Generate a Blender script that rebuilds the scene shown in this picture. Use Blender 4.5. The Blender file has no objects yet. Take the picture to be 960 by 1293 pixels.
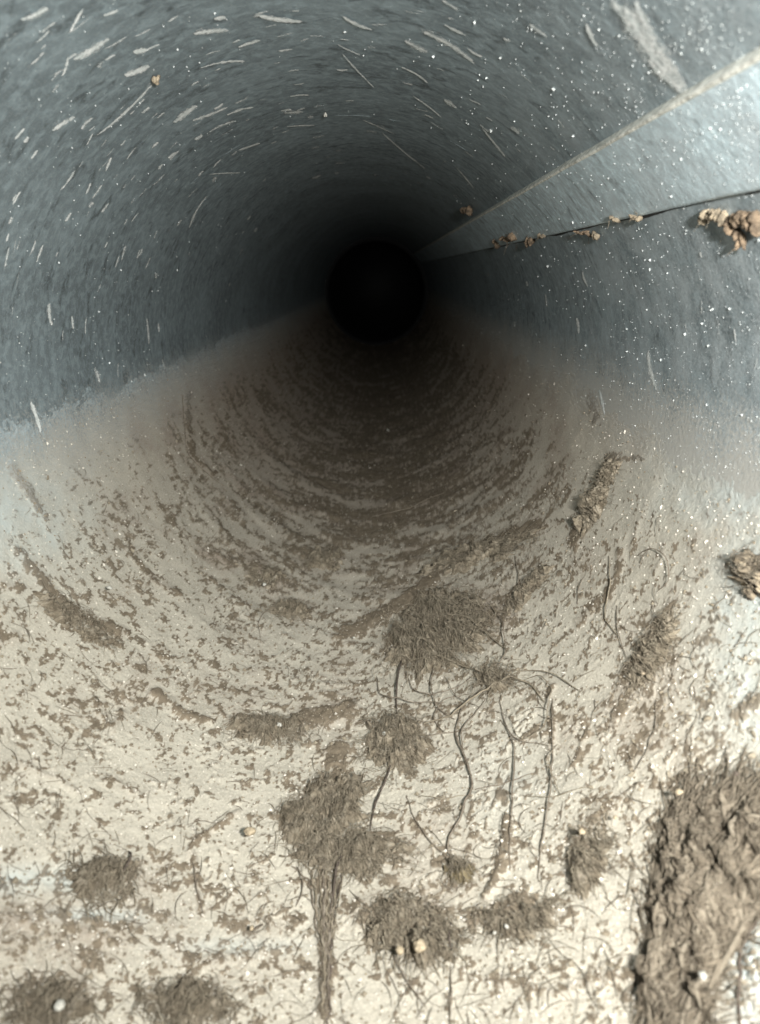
import bpy, bmesh, math, random
import numpy as np
from mathutils import Vector, Matrix

# ------------------------------------------------------------------ camera, world, light, exposure
S = bpy.context.scene
C = S.collection
R = 0.10                                   # duct radius in metres
CX, CZ = 0.15 * R, 0.40 * R                # camera stands right of and above the duct's axis
F = 850.0                                  # focal length in photo pixels (960 wide)
PITCH = math.atan((646.5 - 342) / F)
YAW = math.atan(5.0 / F)

cd = bpy.data.cameras.new('camera')
cam = bpy.data.objects.new('camera', cd)
C.objects.link(cam)
cam.location = (CX, 0, CZ)
cam.rotation_euler = (math.pi / 2 - PITCH, 0, YAW)
cd.sensor_fit = 'HORIZONTAL'
cd.sensor_width = 36
cd.lens = F / 960 * 36
cd.clip_start = 0.002
cd.clip_end = 50
cd.dof.use_dof = True
cd.dof.focus_distance = 0.24
cd.dof.aperture_fstop = 26
S.camera = cam

w = bpy.data.worlds.new('World')
S.world = w
w.use_nodes = True
w.node_tree.nodes['Background'].inputs[0].default_value = (0.72, 0.86, 1.0, 1)
w.node_tree.nodes['Background'].inputs[1].default_value = 0.04

def lamp(name, loc, aim, power, size, blend, col, rad):
    ld = bpy.data.lights.new(name, 'SPOT')
    lo = bpy.data.objects.new(name, ld)
    C.objects.link(lo)
    lo.location = loc
    d = Vector(aim) - Vector(loc)
    lo.rotation_euler = d.to_track_quat('-Z', 'Y').to_euler()
    ld.energy = power
    ld.spot_size = math.radians(size)
    ld.spot_blend = blend
    ld.color = col
    ld.shadow_soft_size = rad
    return lo
# the torch / flash beside the lens
lamp('flash_lamp', (CX + 0.34 * R, -0.12 * R, CZ + 0.18 * R), (CX + 0.60 * R, 4.2 * R, -0.60 * R), 4.8, 155, 1.0, (1.0, 0.985, 0.95), 0.006)

S.view_settings.view_transform = 'Standard'
S.view_settings.look = 'None'
S.view_settings.exposure = 0.0
S.view_settings.gamma = 1.0
S.cycles.max_bounces = 6
S.cycles.diffuse_bounces = 1

# ------------------------------------------------------------------ helpers
rng = np.random.default_rng(7)
random.seed(7)
_perm = rng.permutation(512)
_perm = np.concatenate([_perm, _perm, _perm])
_ang = rng.uniform(0, 2 * np.pi, 512)
_gx, _gy = np.cos(_ang), np.sin(_ang)

def perlin(x, y, seed=0):
    x = np.asarray(x, float) + seed * 17.31
    y = np.asarray(y, float) + seed * 9.73
    xi = np.floor(x).astype(int); yi = np.floor(y).astype(int)
    xf = x - xi; yf = y - yi
    u = xf * xf * xf * (xf * (xf * 6 - 15) + 10)
    v = yf * yf * yf * (yf * (yf * 6 - 15) + 10)
    def g(ix, iy, dx, dy):
        h = _perm[(_perm[ix & 511] + iy) & 511]
        return _gx[h] * dx + _gy[h] * dy
    a = g(xi, yi, xf, yf); b = g(xi + 1, yi, xf - 1, yf)
    c = g(xi, yi + 1, xf, yf - 1); d = g(xi + 1, yi + 1, xf - 1, yf - 1)
    return ((a + u * (b - a)) + v * ((c + u * (d - c)) - (a + u * (b - a)))) * 1.5

def fbm(x, y, oct=4, seed=0, gain=0.5):
    s = 0; a = 1; t = 0
    for k in range(oct):
        s = s + a * perlin(x * 2 ** k, y * 2 ** k, seed + 3 * k)
        t += a; a *= gain
    return s / t

def smooth(a, b, x):
    t = np.clip((x - a) / (b - a), 0, 1)
    return t * t * (3 - 2 * t)

_right = np.array([math.cos(YAW), math.sin(YAW), 0.0])
_fwd = np.array([-math.sin(YAW) * math.cos(PITCH), math.cos(YAW) * math.cos(PITCH), -math.sin(PITCH)])
_up = np.cross(_right, _fwd)

def pix_to_surf(px, py, rad=1.0):
    """where a sight line meets the inside of the duct: (theta, y/R)"""
    px = np.asarray(px, float); py = np.asarray(py, float)
    d = (_fwd[None] * F + _right[None] * (px.reshape(-1, 1) - 480) - _up[None] * (py.reshape(-1, 1) - 646.5))
    ox, oz = CX / R, CZ / R
    a = d[:, 0] ** 2 + d[:, 2] ** 2
    b = 2 * (ox * d[:, 0] + oz * d[:, 2])
    c = ox * ox + oz * oz - rad * rad
    t = (-b + np.sqrt(b * b - 4 * a * c)) / (2 * a)
    t = np.minimum(t, 12.5 / np.maximum(d[:, 1], 1e-6))
    x = ox + t * d[:, 0]; z = oz + t * d[:, 2]
    th = np.arctan2(z, x)
    return th, t * d[:, 1]

def dust_theta(th):                       # angles of the lower half run -pi .. 0
    return np.where(th > np.pi / 2, th - 2 * np.pi, th)

def surf_to_pix(th, v):
    x = np.cos(th) - CX / R; z = np.sin(th) - CZ / R
    q = np.stack([x, v, z], -1)
    f = q @ _fwd
    return 480 + F * (q @ _right) / f, 646.5 - F * (q @ _up) / f

def surf(th, v, h=0.0):
    r = (1.0 - h) * R
    return np.stack([r * np.cos(th), np.asarray(v) * R + 0 * th, r * np.sin(th)], -1)

def mesh_np(name, verts, quads=None, tris=None, mat=None, parent=None, smooth_=True, uv=None, attrs=None):
    me = bpy.data.meshes.new(name)
    verts = np.asarray(verts, np.float32).reshape(-1, 3)
    nq = 0 if quads is None else len(quads)
    nt = 0 if tris is None else len(tris)
    me.vertices.add(len(verts)); me.vertices.foreach_set('co', verts.ravel())
    idx = []
    if nq: idx.append(np.asarray(quads, np.int32).ravel())
    if nt: idx.append(np.asarray(tris, np.int32).ravel())
    idx = np.concatenate(idx)
    me.loops.add(len(idx)); me.loops.foreach_set('vertex_index', idx)
    me.polygons.add(nq + nt)
    st = np.concatenate([np.arange(nq) * 4, nq * 4 + np.arange(nt) * 3]).astype(np.int32)
    me.polygons.foreach_set('loop_start', st)
    me.polygons.foreach_set('use_smooth', np.full(nq + nt, smooth_, bool))
    me.update(calc_edges=True)
    if uv is not None:
        l = me.uv_layers.new(name='surface')
        l.data.foreach_set('uv', np.asarray(uv, np.float32)[idx].ravel())
    for k, a in (attrs or {}).items():
        at = me.attributes.new(k, 'FLOAT', 'POINT')
        at.data.foreach_set('value', np.asarray(a, np.float32).ravel())
    me.validate()
    o = bpy.data.objects.new(name, me)
    C.objects.link(o)
    if mat: me.materials.append(mat)
    if parent: o.parent = parent
    return o

def grid_quads(n, m, wrap=False):
    i = np.arange(n - 1)[:, None]; j = np.arange(m - 1)[None]
    a = i * m + j
    return np.stack([a, a + 1, a + m + 1, a + m], -1).reshape(-1, 4)

def tube_geo(path, rad, sides=4):
    """path Nx3, rad N -> verts, quads"""
    path = np.asarray(path, float); n = len(path)
    t = np.gradient(path, axis=0)
    t /= np.linalg.norm(t, axis=1, keepdims=True) + 1e-12
    ref = np.array([0.31, 0.2, 0.93])
    a = np.cross(t, ref); a /= np.linalg.norm(a, axis=1, keepdims=True) + 1e-12
    b = np.cross(t, a)
    ph = np.arange(sides) / sides * 2 * np.pi
    v = path[:, None] + np.asarray(rad)[:, None, None] * (np.cos(ph)[None, :, None] * a[:, None] + np.sin(ph)[None, :, None] * b[:, None])
    q = []
    i = np.arange(n - 1)[:, None]; j = np.arange(sides)[None]
    A = i * sides + j; B = i * sides + (j + 1) % sides
    q = np.stack([A, B, B + sides, A + sides], -1).reshape(-1, 4)
    return v.reshape(-1, 3), q

class Bag:
    def __init__(s): s.v = []; s.q = []; s.t = []; s.n = 0; s.a = []
    def add(s, v, q=None, t=None, a=0.0):
        s.v.append(v)
        if q is not None: s.q.append(np.asarray(q) + s.n)
        if t is not None: s.t.append(np.asarray(t) + s.n)
        s.a.append(np.full(len(v), a)); s.n += len(v)
    def build(s, name, mat, parent=None, smooth_=True):
        return mesh_np(name, np.concatenate(s.v), np.concatenate(s.q) if s.q else None,
                       np.concatenate(s.t) if s.t else None, mat, parent, smooth_, attrs={'tone': np.concatenate(s.a)})

def empty(name, loc=(0, 0, 0)):
    o = bpy.data.objects.new(name, None); C.objects.link(o); o.location = loc
    o.empty_display_size = 0.01
    return o

def tag(o, label=None, cat=None, group=None, kind=None):
    if label: o['label'] = label
    if cat: o['category'] = cat
    if group: o['group'] = group
    if kind: o['kind'] = kind
    return o

# ------------------------------------------------------------------ materials
class NT:
    def __init__(s, name):
        s.m = bpy.data.materials.new(name); s.m.use_nodes = True
        s.t = s.m.node_tree; s.b = s.t.nodes['Principled BSDF']
    def n(s, typ, **kw):
        x = s.t.nodes.new(typ)
        for k, v in kw.items(): setattr(x, k, v)
        return x
    def l(s, a, b): s.t.links.new(a, b)
    def noise(s, vec, scale, detail=4, rough=0.55, dist=0.0):
        x = s.n('ShaderNodeTexNoise'); x.inputs['Scale'].default_value = scale
        x.inputs['Detail'].default_value = detail; x.inputs['Roughness'].default_value = rough
        x.inputs['Distortion'].default_value = dist
        if vec is not None: s.l(vec, x.inputs['Vector'])
        return x.outputs['Fac']
    def ramp(s, fac, a, b, lo=0.0, hi=1.0):
        x = s.n('ShaderNodeMapRange'); x.interpolation_type = 'SMOOTHSTEP'
        for i, v in zip(('From Min', 'From Max', 'To Min', 'To Max'), (a, b, lo, hi)): x.inputs[i].default_value = v
        s.l(fac, x.inputs['Value']); return x.outputs['Result']
    def math(s, op, a, b=None):
        x = s.n('ShaderNodeMath', operation=op)
        for i, v in ((0, a), (1, b)):
            if v is None: continue
            if isinstance(v, (int, float)): x.inputs[i].default_value = v
            else: s.l(v, x.inputs[i])
        return x.outputs[0]
    def mix(s, fac, a, b):
        x = s.n('ShaderNodeMix', data_type='RGBA')
        for i, v in ((0, fac), (6, a), (7, b)):
            if isinstance(v, (int, float)): x.inputs[i].default_value = v
            elif isinstance(v, tuple): x.inputs[i].default_value = (*v, 1)
            else: s.l(v, x.inputs[i])
        return x.outputs[2]
    def map(s, vec, sc):
        x = s.n('ShaderNodeMapping'); x.inputs['Scale'].default_value = sc
        s.l(vec, x.inputs['Vector']); return x.outputs[0]
    def attr(s, name):
        return s.n('ShaderNodeAttribute', attribute_name=name).outputs['Fac']
    def bump(s, h, strength, dist):
        x = s.n('ShaderNodeBump'); x.inputs['Strength'].default_value = strength
        x.inputs['Distance'].default_value = dist
        s.l(h, x.inputs['Height']); s.l(x.outputs[0], s.b.inputs['Normal'])

PALE = (0.475, 0.442, 0.365)
BROWN = (0.172, 0.141, 0.102)
FILM = (0.40, 0.395, 0.36)
STEEL = (0.232, 0.282, 0.300)

def metal_colour(M, uv, obj, bright=1.0):
    big = M.ramp(M.noise(uv, 2.2, 5, 0.6), 0.35, 0.7)
    c = M.mix(big, tuple(0.80 * bright * x for x in STEEL), tuple(1.2 * bright * x for x in STEEL))
    strk = M.ramp(M.noise(M.map(uv, (5, 26, 1)), 1.0, 6, 0.7, 0.8), 0.46, 0.74)      # rubbing marks that run round the duct
    c = M.mix(M.math('MULTIPLY', strk, 0.30), c, tuple(1.9 * bright * x for x in STEEL))
    blot = M.ramp(M.noise(M.map(uv, (9, 16, 1)), 1.0, 4, 0.6, 0.6), 0.55, 0.66)
    c = M.mix(M.math('MULTIPLY', blot, 0.6), c, (0.055, 0.068, 0.072))
    mott = M.ramp(M.noise(uv, 26, 6, 0.7, 0.5), 0.40, 0.68)
    c = M.mix(M.math('MULTIPLY', mott, 0.45), c, tuple(2.3 * bright * x for x in STEEL))
    grain = M.ramp(M.noise(uv, 160, 2, 0.5), 0.50, 0.72)
    c = M.mix(M.math('MULTIPLY', grain, 0.45), c, (0.42, 0.45, 0.44))
    # pale powder; also paints in the lamp's extra brightness on the near right wall
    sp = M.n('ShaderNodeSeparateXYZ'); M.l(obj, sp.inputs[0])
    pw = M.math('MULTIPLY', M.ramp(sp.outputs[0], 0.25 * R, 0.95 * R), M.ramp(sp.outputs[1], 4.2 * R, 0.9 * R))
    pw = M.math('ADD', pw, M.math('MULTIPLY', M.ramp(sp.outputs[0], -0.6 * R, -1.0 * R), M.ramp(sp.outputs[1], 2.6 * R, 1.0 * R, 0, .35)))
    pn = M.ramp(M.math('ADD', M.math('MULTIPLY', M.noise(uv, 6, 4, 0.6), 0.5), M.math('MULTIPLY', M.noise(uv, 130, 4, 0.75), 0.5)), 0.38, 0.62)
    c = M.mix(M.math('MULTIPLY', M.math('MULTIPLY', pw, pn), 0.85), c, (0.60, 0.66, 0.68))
    return c

def dust_amount(M, uv, obj):
    """1 where dust lies thick, 0 on clean steel; a film that thins as the wall turns upright"""
    sp = M.n('ShaderNodeSeparateXYZ'); M.l(obj, sp.inputs[0])
    z = M.math('ADD', M.math('MULTIPLY', sp.outputs[2], -1.0 / R), M.math('ADD', M.math('MULTIPLY', sp.outputs[0], 0.07 / R), -0.02))
    n1 = M.math('MULTIPLY', M.math('SUBTRACT', M.noise(uv, 5.0, 4), 0.5), 0.16)
    n2 = M.math('MULTIPLY', M.math('SUBTRACT', M.noise(uv, 90, 3, 0.7), 0.5), 0.55)
    return M.math('ADD', M.math('ADD', z, n1), n2)

def make_wall_mat():
    M = NT('galvanised_steel')
    uv = M.n('ShaderNodeUVMap').outputs[0]
    obj = M.n('ShaderNodeTexCoord').outputs['Object']
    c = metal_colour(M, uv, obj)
    d = dust_amount(M, uv, obj)
    film = M.ramp(d, -0.09, 0.11)
    c = M.mix(film, c, FILM)
    M.l(c, M.b.inputs['Base Color'])
    M.l(M.ramp(film, 0.0, 1.0, 0.55, 0.0), M.b.inputs['Metallic'])
    M.b.inputs['Roughness'].default_value = 0.60
    M.bump(M.noise(uv, 60, 6, 0.65), 0.35, 0.0006)
    return M.m

def make_seam_mat(k=1.25):
    M = NT('folded_steel')
    uv = M.n('ShaderNodeUVMap').outputs[0]
    obj = M.n('ShaderNodeTexCoord').outputs['Object']
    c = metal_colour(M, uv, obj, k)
    M.l(c, M.b.inputs['Base Color'])
    M.b.inputs['Metallic'].default_value = 0.2
    M.b.inputs['Roughness'].default_value = 0.5
    M.bump(M.noise(uv, 70, 5, 0.65), 0.3, 0.0005)
    return M.m

def make_bed_mat():
    M = NT('settled_dust')
    uv = M.n('ShaderNodeUVMap').outputs[0]
    obj = M.n('ShaderNodeTexCoord').outputs['Object']
    clump = M.attr('clump'); bare = M.attr('bare')
    pal = M.mix(M.ramp(M.noise(uv, 9, 5, 0.6), 0.35, 0.68), tuple(0.86 * x for x in PALE), tuple(1.07 * x for x in PALE))
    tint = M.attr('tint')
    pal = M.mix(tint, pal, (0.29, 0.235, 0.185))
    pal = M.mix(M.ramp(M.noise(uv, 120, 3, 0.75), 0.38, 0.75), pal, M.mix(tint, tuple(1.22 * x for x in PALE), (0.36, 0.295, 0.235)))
    pits = M.ramp(M.noise(uv, 75, 5, 0.8), 0.55, 0.68)
    pal = M.mix(M.math('MULTIPLY', pits, 0.65), pal, tuple(1.7 * x for x in BROWN))
    dk = M.mix(M.ramp(M.noise(uv, 22, 6, 0.75), 0.35, 0.7), tuple(0.85 * x for x in BROWN), tuple(1.5 * x for x in BROWN))
    cl = M.math('ADD', clump, M.math('MULTIPLY', M.math('SUBTRACT', M.noise(uv, 85, 4, 0.85), 0.5), 1.6))
    c = M.mix(M.ramp(cl, 0.18, 0.78), pal, dk)
    d = dust_amount(M, uv, obj)
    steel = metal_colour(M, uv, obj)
    thin = M.mix(0.5, steel, (0.50, 0.55, 0.53))
    thick = M.ramp(d, 0.0, 0.34)
    c2 = M.mix(M.ramp(d, -0.09, 0.11), steel, FILM)
    c = M.mix(thick, c2, c)
    c = M.mix(bare, c, (0.52, 0.58, 0.56))
    M.l(c, M.b.inputs['Base Color'])
    M.b.inputs['Roughness'].default_value = 0.95
    M.b.inputs['Specular IOR Level'].default_value = 0.1
    M.bump(M.noise(uv, 110, 6, 0.8), 0.7, 0.0007)
    return M.m

def make_lint_mat(name, dark, light, sc=500, dusty=.7, tip=(0.42, 0.37, 0.28)):
    M = NT(name)
    obj = M.n('ShaderNodeTexCoord').outputs['Object']
    c = M.mix(M.ramp(M.noise(obj, sc, 5, 0.75), 0.33, 0.68), dark, light)
    pd = M.ramp(M.noise(obj, 330, 6, 0.85), 0.52, 0.66)
    c = M.mix(M.math('MULTIPLY', pd, dusty), c, (0.46, 0.41, 0.34))
    t = M.attr('tone')
    c = M.mix(t, c, tip)
    M.l(c, M.b.inputs['Base Color'])
    M.b.inputs['Roughness'].default_value = 0.95
    M.b.inputs['Specular IOR Level'].default_value = 0.1
    M.bump(M.noise(obj, sc * 3, 5, 0.8), 0.9, 0.0012)
    return M.m

def make_plain(name, col, var=0.35, rough=0.8, sc=800):
    M = NT(name)
    obj = M.n('ShaderNodeTexCoord').outputs['Object']
    c = M.mix(M.ramp(M.noise(obj, sc, 4, 0.7), 0.3, 0.7), tuple((1 - var) * x for x in col), tuple(min(1, (1 + var) * x) for x in col))
    M.l(c, M.b.inputs['Base Color'])
    M.b.inputs['Roughness'].default_value = rough
    M.bump(M.noise(obj, sc * 2, 3, 0.7), 0.5, 0.0005)
    return M.m

m_wall = make_wall_mat()
m_seam = make_seam_mat(2.2)
m_hem = make_plain('hem_edge', (0.72, 0.71, 0.62), 0.45, 0.6, 500)
m_bed = make_bed_mat()
m_lint = make_lint_mat('lint', (0.155, 0.126, 0.088), (0.38, 0.325, 0.24), 320)
m_fibre = make_lint_mat('lint_fibre', (0.195, 0.163, 0.117), (0.38, 0.325, 0.24), 300)
m_matt = make_lint_mat('matted_felt', (0.112, 0.090, 0.064), (0.235, 0.195, 0.143), 300, .1, (0.30, .258, .195))
m_mattf = make_lint_mat('matted_fibre', (0.150, 0.123, 0.089), (0.285, 0.238, 0.176), 300, .1, (0.35, .305, .235))
m_strand = make_lint_mat('root_strand', (0.15, 0.12, 0.09), (0.34, 0.29, 0.23), 400)
m_dark = make_plain('dark_strand', (0.075, 0.058, 0.045), 0.5, 0.9)
m_rust = make_plain('rusty_crust', (0.145, 0.105, 0.068), 0.6, 0.9, 400)
m_rustpale = make_plain('pale_rusty_crust', (0.21, 0.172, 0.12), 0.6, 0.9, 400)
m_fleck = make_plain('white_fleck', (0.62, 0.65, 0.63), 0.2, 0.6)
m_speck = make_plain('white_speck', (0.42, 0.41, 0.36), 0.25, 0.7)
m_grit = make_plain('ochre_grit', (0.34, 0.28, 0.19), 0.4, 0.8)
m_black = make_plain('unlit_black', (0.012, 0.013, 0.013), 0.3, 0.7)

def make_scrape_glare_mat():
    M = NT('pale_scrape_glare')
    uv = M.n('ShaderNodeTexCoord').outputs['Object']
    c = M.mix(M.ramp(M.noise(uv, 500, 4, 0.7), 0.35, 0.65), (0.60, 0.65, 0.63), (0.85, 0.87, 0.84))
    M.l(c, M.b.inputs['Base Color'])
    M.b.inputs['Roughness'].default_value = 0.7
    a = M.attr('tone')                    # 1 in the middle of a scrape, 0 at its feathered rim
    n = M.math('SUBTRACT', M.noise(uv, 900, 4, 0.75), 0.5)
    al = M.ramp(M.math('ADD', a, M.math('MULTIPLY', n, 1.5)), 0.20, 0.85, 0, 0.9)
    M.l(al, M.b.inputs['Alpha'])
    return M.m
m_scrape_glare = make_scrape_glare_mat()

# ------------------------------------------------------------------ the duct
duct = tag(empty('air_duct'), 'long round galvanised steel air duct seen from inside, dark at its far end', 'air duct')
END = 13.7
nt, ny = 361, 140
th = np.linspace(-np.pi / 2, 1.5 * np.pi, nt)
vv = 1 / np.linspace(1 / 0.35, 1 / (END + .3), ny)
T, V = np.meshgrid(th, vv, indexing='ij')
hh = 0.004 * fbm(T * 1.2, V * 0.7, 3, 5) - 0.001
hh *= np.sin((T + np.pi / 2) / 2) ** .5
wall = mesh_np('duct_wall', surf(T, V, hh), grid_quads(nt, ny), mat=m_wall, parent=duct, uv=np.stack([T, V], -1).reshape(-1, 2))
# outer skin so the duct has a thickness from outside too
ve = 1 / np.linspace(1 / 0.35, 1 / (END + .3), 12)
T2, V2 = np.meshgrid(np.linspace(-np.pi / 2, 1.5 * np.pi, 97), ve, indexing='ij')
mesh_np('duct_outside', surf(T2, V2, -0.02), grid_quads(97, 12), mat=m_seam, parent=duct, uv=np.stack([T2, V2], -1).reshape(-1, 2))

def ring(name, prof, mat, parent, n=96):
    """revolve a (radius/R, y/R) profile about the duct's axis"""
    t = np.linspace(0, 2 * np.pi, n)
    p = np.array(prof)
    A, B = np.meshgrid(t, np.arange(len(p)), indexing='ij')
    r = p[B, 0] * R
    co = np.stack([r * np.cos(A), p[B, 1] * R, r * np.sin(A)], -1)
    return mesh_np(name, co, grid_quads(n, len(p)), mat=mat, parent=parent, uv=np.stack([A, p[B, 1]], -1).reshape(-1, 2))
collar = ring('end_collar', [(1.0, END - .02), (0.945, END), (0.93, END + .04), (0.93, END + .5), (0.95, END + 1.0), (0.95, END + 9), (0.0, END + 9)], m_black, duct)  # near-black colour stands in for the unlit depth past the end
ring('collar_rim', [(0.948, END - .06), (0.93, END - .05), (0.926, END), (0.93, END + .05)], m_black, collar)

# faint ring joint where one length of duct meets the next
def arc_ring(v, t0, t1, wdt, hgt, mat, name):
    t = np.linspace(t0, t1, 160)
    j = 0.006 * fbm(t * 6, t * 0 + 3, 3, 11)
    prof = [(-wdt, -.002), (-wdt * .4, hgt), (wdt * .4, hgt), (wdt, -.002)]
    A = np.repeat(t[:, None], 4, 1)
    B = v + np.array([p[0] for p in prof])[None] + j[:, None]
    H = np.array([p[1] for p in prof])[None] * smooth(-.1, .35, fbm(t * 9, t * 0 + 5, 3, 12))[:, None] + 0 * A - .0003
    return mesh_np(name, surf(A, B, H), grid_quads(160, 4), mat=mat, parent=duct, uv=np.stack([A, B], -1).reshape(-1, 2))
arc_ring(3.15, 1.0, 2.3, 0.010, 0.0012, m_wall, 'joint_bead')

# ------------------------------------------------------------------ lengthwise lapped seam
seam = tag(empty('lapped_seam'), None)
seam.parent = duct
def theta_on_line(pts):
    t, v = pix_to_surf([p[0] for p in pts], [p[1] for p in pts])
    return float(np.mean(t))
TU = theta_on_line([(700, 213), (780, 168), (870, 118)])
TL = theta_on_line([(700, 292), (800, 268), (900, 247)])
print('seam', math.degrees(TU), math.degrees(TL))
ys = 1 / np.linspace(1 / 0.35, 1 / END, 220)
def strip(name, prof, mat, parent, wob=0.0):
    p = np.array(prof)
    A = np.repeat(p[None, :, 0], len(ys), 0) + wob * fbm(ys * 4, ys * 0 + 2, 3, 21)[:, None]
    H = np.repeat(p[None, :, 1], len(ys), 0) + 0.15 * wob * fbm(ys * 2.2, ys * 0 + 7, 3, 23)[:, None]
    B = np.repeat(ys[:, None], len(p), 1)
    return mesh_np(name, surf(A, B, H), grid_quads(len(ys), len(p)), mat=mat, parent=parent, uv=np.stack([A, B], -1).reshape(-1, 2))
flat = [(TL - .010, -.004), (TL - .008, .008), (TL, .0105)] + [(TL + (TU - TL) * k, .011 + .016 * k) for k in (.1, .3, .5, .7, .9)] + [(TU - .007, .0275)]
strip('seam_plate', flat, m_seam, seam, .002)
strip('seam_hem', [(TU - .0075, .0272), (TU - .005, .0292), (TU - .001, .0296), (TU + .002, .0275), (TU + .0035, -.004)], m_hem, seam, .002)
strip('seam_gap', [(TL - .015, .0005), (TL - .011, .0024), (TL - .006, .0026), (TL - .002, .0020)], m_black, seam, .012)

# ------------------------------------------------------------------ the dust bed
def dist_poly(px, py, pts):
    d = np.full(px.shape, 1e9)
    for (x0, y0), (x1, y1) in zip(pts[:-1], pts[1:]):
        dx, dy = x1 - x0, y1 - y0
        t = np.clip(((px - x0) * dx + (py - y0) * dy) / (dx * dx + dy * dy + 1e-9), 0, 1)
        d = np.minimum(d, np.hypot(px - x0 - t * dx, py - y0 - t * dy))
    return d

# strewn lint: dark streaks (polyline, half width, strength)
STREAKS = [
 ([(20, 700), (45, 730), (75, 765), (110, 790), (150, 802)], 11, .9),
 ([(235, 495), (235, 530), (240, 575), (268, 600)], 3.5, .9),
 ([(88, 595), (125, 617)], 6, .5), ([(160, 700), (190, 735), (225, 757)], 7, .6), ([(195, 825), (215, 840)], 12, .6),
 ([(190, 880), (230, 905), (265, 917)], 8, .7), ([(15, 590), (45, 645)], 7, .8), ([(45, 505), (58, 550)], 5, .8),
 ([(170, 655), (250, 700), (300, 715)], 7, .45), ([(744, 490), (755, 530)], 8, .7),
 ([(778, 578), (757, 625), (728, 690)], 10, .9), ([(775, 580), (815, 580)], 4, .6),
 ([(685, 665), (620, 690), (560, 725), (505, 770), (430, 810)], 13, .8), ([(460, 660), (520, 625), (585, 590)], 10, .5),
 ([(640, 790), (665, 745), (690, 720)], 9, .7), ([(790, 700), (772, 760)], 7, .7), ([(855, 768), (825, 820), (790, 868)], 13, .8),
 ([(820, 640), (800, 690)], 4, .5), ([(845, 690), (830, 730)], 5, .5), ([(760, 760), (735, 790)], 8, .6),
 ([(700, 870), (702, 930), (696, 960)], 7, .6), ([(750, 930), (725, 970)], 6, .5),
 ([(300, 918), (345, 930), (390, 915), (440, 903)], 15, .9), ([(365, 770), (385, 778)], 14, .7), ([(320, 725), (350, 735)], 14, .6),
 ([(390, 705), (425, 708)], 15, .6), ([(320, 853), (350, 852)], 12, .5), ([(455, 573), (490, 575)], 8, .6),
 ([(540, 770), (600, 790)], 45, .8), ([(500, 820), (560, 840)], 30, .7), ([(500, 935), (515, 940)], 34, .7),
 ([(430, 960), (415, 1010), (370, 1040)], 24, .9), ([(390, 1060), (490, 1075)], 26, .8), ([(405, 1090), (415, 1180), (411, 1290)], 11, .9),
 ([(110, 1110), (160, 1110)], 28, .6), ([(0, 1170), (60, 1160), (130, 1190)], 16, .5), ([(20, 1270), (100, 1260)], 25, .7),
 ([(200, 1265), (270, 1260)], 25, .7), ([(215, 1200), (250, 1220), (330, 1210)], 15, .45), ([(460, 1160), (560, 1165)], 30, .7),
 ([(500, 1200), (550, 1210)], 25, .6), ([(600, 1165), (660, 1150), (720, 1160)], 18, .6), ([(645, 1040), (640, 1100), (618, 1140)], 8, .9),
 ([(775, 1025), (740, 1060), (745, 1115)], 20, .7), ([(620, 1240), (700, 1260), (760, 1240), (800, 1235)], 13, .5),
 ([(930, 905), (965, 885)], 12, .6), ([(900, 850), (915, 855)], 5, .6), ([(918, 715), (960, 740)], 10, .6),
 ([(235, 1085), (255, 1060), (300, 1030)], 5, .6), ([(245, 1085), (250, 1150)], 6, .6), ([(120, 905), (140, 925), (150, 905)], 7, .6),
 ([(20, 970), (60, 985), (95, 1005)], 8, .5), ([(130, 990), (180, 1010)], 9, .5), ([(420, 730), (500, 720), (560, 700)], 5, .4),
 ([(345, 650), (400, 640), (440, 650)], 6, .35), ([(600, 470), (660, 520), (680, 560)], 10, .25), ([(0, 740), (20, 745)], 8, .7), ([(0, 808), (15, 806)], 9, .7),
]
nT, nY = 1150, 700
bt = np.linspace(math.radians(-187), math.radians(7), nT)
bv = 1 / np.linspace(1 / 0.62, 1 / (END - .05), nY)
BT, BV = np.meshgrid(bt, bv, indexing='ij')
PX, PY = surf_to_pix(BT, BV)
dens = np.zeros_like(BT)
wx = PX + 7 * fbm(BT * 16, BV * 16, 3, 31); wy = PY + 7 * fbm(BT * 16, BV * 16, 3, 37)
for pts, wd, st in STREAKS:
    xs = [p[0] for p in pts]; ysx = [p[1] for p in pts]
    m = (PX > min(xs) - 3 * wd - 20) & (PX < max(xs) + 3 * wd + 20) & (PY > min(ysx) - 3 * wd - 20) & (PY < max(ysx) + 3 * wd + 20)
    if not m.any(): continue
    d = dist_poly(wx[m], wy[m], pts)
    dens[m] = np.maximum(dens[m], st * np.exp(-(d / wd) ** 2))
# general scatter of crumbs: rubbed into short streaks across the duct, more of them along the bottom and farther in
wrp = fbm(BT * 5, BV * 5, 3, 41)
n_sp = (.60 * fbm(BT * 15 + wrp * 1.5, BV * 13, 2, 43) + .50 * perlin(BT * 36 + wrp * 2, BV * 30, 45) + .46 * perlin(BT * 78, BV * 70, 46)
        + .26 * perlin(BT * 150, BV * 150, 48)) * .80
far_ = smooth(1.7, 3.6, BV)
tw = BT + .10 * BV                                            # streaks drift slightly round the duct
n_far = .62 * fbm(tw * 4.6 + wrp, BV * 5.0 + tw * 1.5, 5, 44, .68) + .26 * perlin(tw * 36, BV * 20, 49) + .16 * perlin(tw * 90, BV * 60, 50)
n_sp = n_sp * (1 - far_) + n_far * far_ * 1.1
n_cl = fbm(BT * 3.2, BV * 2.2, 3, 47)
n_st = fbm(BT * 7 + 1.8 * wrp, BV * 16 + BT * 6, 3, 53, .6)
side = np.abs(BT + np.pi / 2) / (np.pi / 2)
cover = .11 + .20 * smooth(1.1, 3.4, BV) + .12 * smooth(2., 5., BV) * (1 - smooth(.1, .6, side)) + .26 * n_cl
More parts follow.
